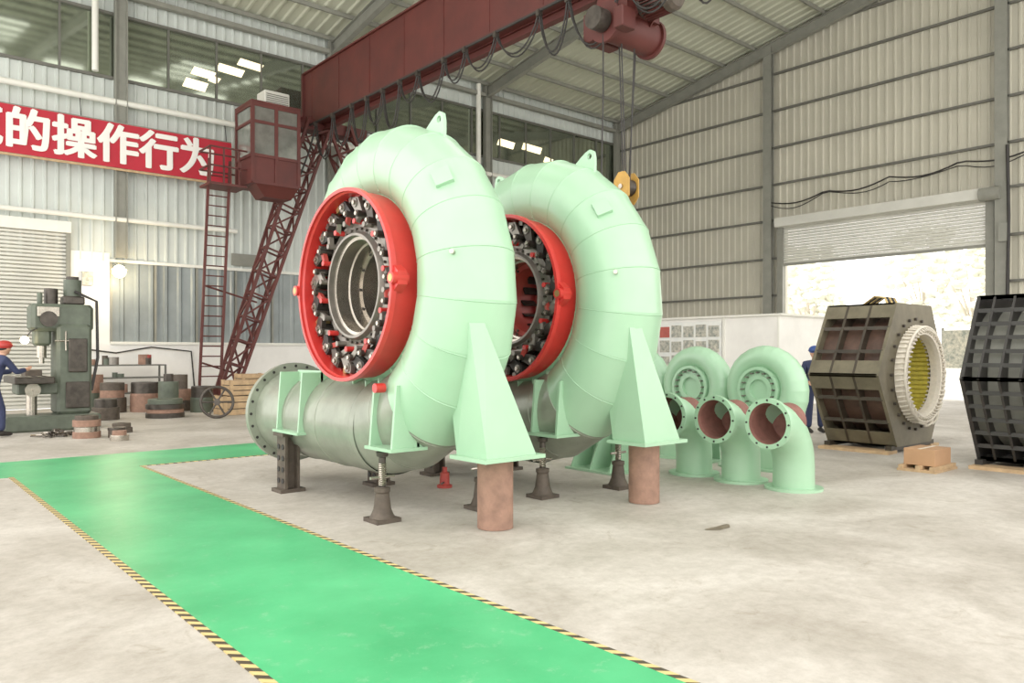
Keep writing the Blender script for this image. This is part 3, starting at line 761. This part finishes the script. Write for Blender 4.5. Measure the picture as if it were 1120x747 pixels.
# ------------------------------------------------------------------ milling machine + clutter
b = B('milling_machine')
mx_, my_ = 3.25, 18.6
b.bbox((mx_-1.0, my_-.5, 0), (mx_+.75, my_+.5, .32), 'machine', .04)
b.bbox((mx_-.05, my_-.38, .32), (mx_+.6, my_+.38, 2.2), 'machine', .06)
b.bbox((mx_-.5, my_-.3, 2.05), (mx_+.65, my_+.3, 2.62), 'machine', .07)
b.bbox((mx_-.42, my_-.2, 1.75), (mx_-.12, my_+.2, 2.35), 'machine', .05)
b.cyl((mx_-.27, my_, 1.78), (mx_-.27, my_, 1.5), .09, 'steel'); b.cyl((mx_-.27, my_, 1.5), (mx_-.27, my_, 1.38), .05, 'steel')
b.bbox((mx_+.1, my_-.2, 2.62), (mx_+.5, my_+.2, 2.8), 'dsteel', .03)
b.cyl((mx_+.3, my_, 2.8), (mx_+.3, my_, 3.15), .17, 'machine'); b.cyl((mx_+.3, my_, 3.15), (mx_+.3, my_, 3.22), .12, 'dsteel')
b.cyl((mx_-.1, my_, 2.62), (mx_-.1, my_, 2.95), .13, 'dsteel'); b.cyl((mx_-.32, my_-.1, 2.6), (mx_-.32, my_-.1, 2.85), .05, 'machine')
b.bbox((mx_-.75, my_-.35, .75), (mx_-.02, my_+.35, .98), 'machine', .03)
b.bbox((mx_-.85, my_-.75, .98), (mx_-.15, my_+.75, 1.12), 'dsteel', .02)
for i in range(4): b.b2((mx_-.8+i*.17, my_-.76, 1.12), (mx_-.74+i*.17, my_+.76, 1.135), 'steel')
b.cyl((mx_-.45, my_, .3), (mx_-.45, my_, .76), .1, 'steel')
b.cyl((mx_-.5, my_-.42, .85), (mx_-.5, my_-.50, .85), .14, 'steel'); b.cyl((mx_-.5, my_-.5, .85), (mx_-.5, my_-.62, .85), .02, 'steel', n=8)
b.cyl((mx_-.2, my_-.39, 2.3), (mx_-.2, my_-.34, 2.3), .16, 'dsteel'); b.bbox((mx_-.4, my_-.36, 2.35), (mx_+.0, my_-.3, 2.55), 'steel', .01)
for i in range(4):
    a = math.pi/2*i; b.cyl((mx_+.1, my_-.4, 1.85), (mx_+.1+.2*math.cos(a), my_-.42, 1.85+.2*math.sin(a)), .015, 'steel', n=8)
b.bbox((mx_-.6, my_-.25, 1.12), (mx_-.3, my_+.25, 1.25), 'iron', .01)
b.bbox((mx_+.15, my_-.44, 1.2), (mx_+.5, my_-.38, 1.9), 'dsteel', .02)
b.bbox((mx_+.1, my_-.43, .45), (mx_+.55, my_-.38, 1.0), 'dsteel', .02)
b.tube([(mx_+.3, my_-.2, 2.9), (mx_+.7, my_-.3, 2.7), (mx_+.72, my_-.3, 1.5), (mx_+.6, my_-.3, .8)], .03, 'black', 8)
b.ball((mx_-.62, my_-.34, 1.86), .08, 'lamp', 12); b.tube([(mx_-.6, my_-.3, 1.9), (mx_-.5, my_-.3, 2.05), (mx_-.4, my_-.3, 2.1)], .015, 'black', 6)
b.done()
def rings(x, y, specs):
    b = B('machined_ring_stack'); z = 0
    for r, h, m in specs:
        b.lathe([(r*.5, z), (r, z), (r, z+h*.9), (r*.97, z+h), (r*.5, z+h), (r*.5, z)], (x, y, 0), (0, 0, 1), m, 28); z += h
    b.done()
rings(3.35, 16.3, [(.24, .12, 'rust'), (.22, .1, 'steel'), (.24, .12, 'rust'), (.2, .08, 'iron')])
rings(3.8, 16.0, [(.15, .14, 'iron'), (.16, .05, 'dsteel')]); rings(3.7, 15.4, [(.16, .1, 'steel'), (.12, .08, 'rust')]) ; rings(4.1, 16.9, [(.2, .1, 'iron'), (.17, .09, 'iron')])
rings(5.9, 20.2, [(.45, .12, 'dsteel'), (.43, .1, 'rust'), (.45, .12, 'dsteel'), (.4, .12, 'machine')]); rings(6.1, 22.6, [(.4, .5, 'rust'), (.38, .3, 'dsteel')])
rings(5.3, 22.8, [(.35, .4, 'iron'), (.3, .2, 'rust'), (.3, .2, 'iron')]); rings(6.9, 22.3, [(.35, .3, 'iron'), (.33, .3, 'rust'), (.2, .4, 'iron')]); rings(4.6, 20.4, [(.3, .3, 'iron'), (.25, .2, 'dsteel')])
rings(7.2, 21.4, [(.3, .4, 'machine'), (.28, .3, 'dsteel')]); rings(6.3, 21.3, [(.28, .25, 'machine'), (.25, .6, 'machine'), (.12, .2, 'dsteel')]); rings(5.0, 23.8, [(.3, .5, 'machine'), (.3, .5, 'rust')])
b = B('parts_rack')
for x in (4.9, 7.1):
    for y in (24.3, 24.9): b.beam((x, y, 0), (x, y, 1.25), .05, .05, 'framed')
for z in (.4, .85, 1.22): b.b2((4.88, 24.28, z), (7.12, 24.92, z+.04), 'framed')
for i in range(22):
    z = random.choice((.44, .89, 1.26)); x = random.uniform(5.0, 6.9); h = random.uniform(.08, .3)
    b.cyl((x, 24.5, z), (x, 24.5, z+h), random.uniform(.06, .16), random.choice(('iron', 'rust', 'dsteel', 'machine', 'msteel', 'redi')), n=14)
b.done()
b = B('metal_shavings_pile')
for i in range(90):
    a = random.uniform(0, 6.28); r = random.uniform(0, .45)*random.random()**.3
    x, y, z = 2.95+r*math.cos(a), 16.9+r*math.sin(a), .02+.13*(1-r/.45)*random.random()
    b.box((x, y, z), (random.uniform(.04, .12), random.uniform(.02, .06), .02), random.choice(('steel', 'dsteel', 'iron')), Matrix.Rotation(a, 3, 'Z') @ Matrix.Rotation(random.uniform(-.4, .4), 3, 'X'))
b.done()
b = B('spoked_handwheel')
wc = Vector((6.75, 19.0, .40)); ax = Vector((-.35, -.9, .12)).normalized(); aa, bb = B.frame(ax)
b.tube([wc+(aa*math.cos(t_)+bb*math.sin(t_))*.37 for t_ in [2*math.pi*i/36 for i in range(36)]], .035, 'dsteel', 10, closed=True)
for i in range(6): t_ = math.pi*i/3; b.cyl(wc, wc+(aa*math.cos(t_)+bb*math.sin(t_))*.36, .022, 'dsteel', n=8)
b.cyl(wc-ax*.06, wc+ax*.06, .08, 'dsteel'); b.done()
def crate(x, y, w, d, h, z=0):
    b = B('wooden_crate'); n = max(2, int(h/.13))
    b.b2((x-w/2+.03, y-d/2+.03, z+.03), (x+w/2-.03, y+d/2-.03, z+h-.03), 'iron')
    for i in range(n):
        z0 = z+h*i/n
        for sy in (-1, 1): b.b2((x-w/2, y+sy*d/2-.012, z0+.01), (x+w/2, y+sy*d/2+.012, z0+h/n-.015), 'wood')
        for sx in (-1, 1): b.b2((x+sx*w/2-.012, y-d/2, z0+.01), (x+sx*w/2+.012, y+d/2, z0+h/n-.015), 'wood')
    for sx in (-1, 1):
        for sy in (-1, 1): b.b2((x+sx*(w/2-.04)-.04, y+sy*(d/2)-.03, z), (x+sx*(w/2-.04)+.04, y+sy*(d/2)+.03, z+h), 'wood')
    b.done()
crate(7.6, 20.0, .9, .7, .5); crate(7.7, 20.0, .75, .6, .4, .5); crate(8.6, 21.2, .9, .8, .7); crate(8.9, 22.2, .8, .6, 1.0)
b = B('wall_lamp'); b.cyl((6.0, WY-.1, 4.15), (6.0, WY-.5, 4.25), .03, 'frame', n=8); b.lathe([(.04, .12), (.22, 0), (.2, 0), (.03, .1)], (6.0, WY-.5, 4.08), (0, 0, 1), 'whitep', 20); b.ball((6.0, WY-.5, 4.02), .19, 'lamp'); b.done()
pl = bpy.data.lights.new('wall_lamp_light', 'POINT'); pl.energy = 90; pl.color = (1, .8, .55); pl.shadow_soft_size = .15
o = bpy.data.objects.new('wall_lamp_light', pl); o.location = (6.0, WY-.85, 3.9); COL.objects.link(o)
b = B('wall_fittings')
for (x, z, w, h, m) in ((5.0, 2.6, .4, .7, 'paper'), (5.1, 3.6, .3, .4, 'poster'), (9.5, 4.5, .9, .4, 'frame')):
    b.b2((x, WY-.12, z), (x+w, WY-.06, z+h), m)
b.tube([(4.9, WY-.1, 1.75), (6, WY-.12, 1.6), (7, WY-.12, 1.78), (8.2, WY-.12, 1.65), (8.3, WY-.12, .5)], .025, 'black', 6)
b.done()

# ------------------------------------------------------------------ people
def person(name, loc, rz, pose, helmet, sc=1):
    e = bpy.data.objects.new(name, None); COL.objects.link(e); e.location = loc; e.rotation_euler = (0, 0, rz); e.scale = (sc,)*3
    def skin(nm, verts, edges, rad, m, sub=2):
        me = bpy.data.meshes.new(nm); me.from_pydata(verts, edges, []); o = bpy.data.objects.new(nm, me); COL.objects.link(o); o.parent = e
        md = o.modifiers.new('s', 'SKIN')
        for i, r in enumerate(rad): me.skin_vertices[0].data[i].radius = (r if isinstance(r, tuple) else (r, r))
        me.skin_vertices[0].data[0].use_root = True
        md.use_smooth_shade = True
        if sub: q = o.modifiers.new('b', 'SUBSURF'); q.levels = sub; q.render_levels = sub
        me.materials.append(M[m]); return o
    J = pose
    V = [J['pelvis'], J['waist'], J['chest'], J['neck0'], J['shL'], J['elL'], J['wrL'], J['shR'], J['elR'], J['wrR'], J['hipL'], J['knL'], J['anL'], J['hipR'], J['knR'], J['anR']]
    Eg = [(0,1),(1,2),(2,3),(2,4),(4,5),(5,6),(2,7),(7,8),(8,9),(0,10),(10,11),(11,12),(0,13),(13,14),(14,15)]
    Rr = [(.15,.12),(.15,.11),(.17,.12),.07,.075,.055,.045,.075,.055,.045,.10,.075,.06,.10,.075,.06]
    skin('body_clothing', V, Eg, Rr, 'navy')
    n = Vector(J['neck0']); h = Vector(J['head']); 
    hb = B('head'); hb.M = Matrix.Translation(h)
    hb.cyl(n-h-Vector((0, 0, .02)), Vector((0, 0, -.06)), .055, 'skin', n=14)
    hb.ball((0, 0, 0), .105, 'skin', 24, (.82, .95, 1.15))
    hb.ball((0, .04, -.06), .06, 'skin', 16, (.85, .8, .8))
    hb.prism([(-.014, .09, -.025), (.014, .09, -.025), (0, .125, -.03), (0, .1, .02)], (0, .001, .002), 'skin')
    for sx in (-1, 1): hb.ball((sx*.086, 0, -.01), .028, 'skin', 10, (.4, .8, 1.1)); hb.ball((sx*.033, .088, .01), .012, 'hair', 8)
    hb.ball((0, .088, -.062), .02, 'rust', 8, (1.1, .4, .3))
    hb.ball((0, -.015, .03), .108, 'hair', 20, (.86, .95, 1.0))
    hb.ball((0, -.005, .06), .125, helmet, 20, (.95, 1.1, .72)); hb.cyl((0, .02, .045), (0, .02, .055), .145, helmet, n=20)
    hb.done(e)
    for s_, w, el in (('L', 'wrL', 'elL'), ('R', 'wrR', 'elR')):
        W = Vector(J[w]); d = (W-Vector(J[el])).normalized(); a, c = B.frame(d)
        hb = B('hand_'+s_)
        hb.tube([W-d*.02, W+d*.03, W+d*.07, W+d*.095], [.026, .032, .038, .03], 'skin', 10)
        for k, L in enumerate((.065, .078, .072, .055)):
            o0 = W+d*.085+a*(k-1.5)*.019
            hb.tube([o0, o0+d*L*.5+c*.006, o0+d*L*.85+c*.022, o0+d*L+c*.04], [.0095, .009, .0085, .006], 'skin', 8)
        o0 = W+d*.035-a*.03; hb.tube([o0, o0-a*.03+d*.03, o0-a*.035+d*.06+c*.01], [.012, .011, .008], 'skin', 8)
        hb.done(e)
    for s_, an in (('L', 'anL'), ('R', 'anR')):
        A = Vector(J[an]); hb = B('shoe_'+s_)
        hb.tube([A+Vector((0, -.07, -.035)), A+Vector((0, 0, -.03)), A+Vector((0, .08, -.045)), A+Vector((0, .16, -.055)), A+Vector((0, .19, -.06))], [.035, .05, .042, .035, .02], 'shoe', 12)
        hb.done(e)
    return e
stand = dict(pelvis=(0,0,.92), waist=(0,0,1.08), chest=(0,0,1.32), neck0=(0,0,1.46), head=(0,.02,1.60),
    shL=(-.19,0,1.38), elL=(-.25,0,1.10), wrL=(-.23,.10,.87), shR=(.19,0,1.38), elR=(.26,.02,1.12), wrR=(.20,.22,1.02),
    hipL=(-.10,0,.86), knL=(-.11,.02,.49), anL=(-.12,0,.10), hipR=(.10,0,.86), knR=(.12,.03,.49), anR=(.13,.02,.10))
person('worker', (14.63, 7.8, 0), math.radians(140), stand, 'capblue', 1.0)
lean = dict(pelvis=(0,-.05,.92), waist=(0,.0,1.08), chest=(0,.10,1.32), neck0=(0,.16,1.46), head=(0,.22,1.59),
    shL=(-.19,.11,1.38), elL=(-.23,.27,1.15), wrL=(-.16,.48,1.17), shR=(.19,.11,1.38), elR=(.24,.28,1.16), wrR=(.16,.50,1.20),
    hipL=(-.10,-.05,.87), knL=(-.12,.03,.48), anL=(-.12,-.06,.10), hipR=(.10,-.05,.87), knR=(.12,.08,.48), anR=(.12,.08,.10))
person('worker', (2.0, 17.5, 0), math.radians(-62), lean, 'capred', 1.06)

# ------------------------------------------------------------------ outside
def tree(x, y, h):
    b = B('tree'); b.tube([(x, y, -.05), (x+.1, y, h*.3), (x, y+.2, h*.6)], [.22, .17, .1], 'bark', 10)
    for i in range(6):
        a = i*1.05; b.tube([(x, y+.1, h*.35), (x+h*.12*math.cos(a), y+h*.12*math.sin(a), h*.6), (x+h*.2*math.cos(a), y+h*.2*math.sin(a), h*.8)], [.08, .05, .02], 'bark', 6)
    for i in range(160):
        a = random.uniform(0, 6.28); r = h*.3*math.sqrt(random.random()); zz = random.uniform(.38, .98)
        r *= (1-abs(zz-.6)*1.2)
        b.ball((x+r*math.cos(a), y+r*math.sin(a), h*zz), h*random.uniform(.02, .05), 'leaf', 8, (1, 1, .6), jit=.25)
    b.done()
for (x, y, h) in ((48, 16, 8), (54, 21, 10), (50, 27, 9), (55, 33, 10), (58, 13, 11)): tree(x, y, h)
b = B('boundary_wall'); b.b2((60, -5, -.05), (60.3, 50, 2.0), 'white')
for y in range(-5, 50, 4): b.b2((59.8, y, -.05), (60.5, y+.5, 2.3), 'white')
b.done()
b = B('notice_board')
for y in (12.2, 10.4): b.cyl((33, y, -.05), (33, y, 2.6), .05, 'frame')
b.b2((32.95, 10.4, 1.0), (33.0, 12.2, 2.5), 'poster'); b.done()

# ------------------------------------------------------------------ light
w = bpy.data.worlds.new('world'); S.world = w; w.use_nodes = True
bg = w.node_tree.nodes['Background']; bg.inputs[0].default_value = (1.0, .972, .925, 1); bg.inputs[1].default_value = 2.95
S.view_settings.view_transform = 'Standard'
S.view_settings.exposure = 0.0
S.view_settings.gamma = 1.1

# ------------------------------------------------------------------ camera
cam = bpy.data.cameras.new('camera'); co = bpy.data.objects.new('camera', cam); COL.objects.link(co)
cam.sensor_width = 36; cam.lens = 36*843/1120; cam.shift_y = (386-373.5)/1120; cam.clip_end = 300
co.location = (0, 0, 1.6); co.rotation_euler = (math.pi/2, 0, -math.radians(40.5))
S.camera = co
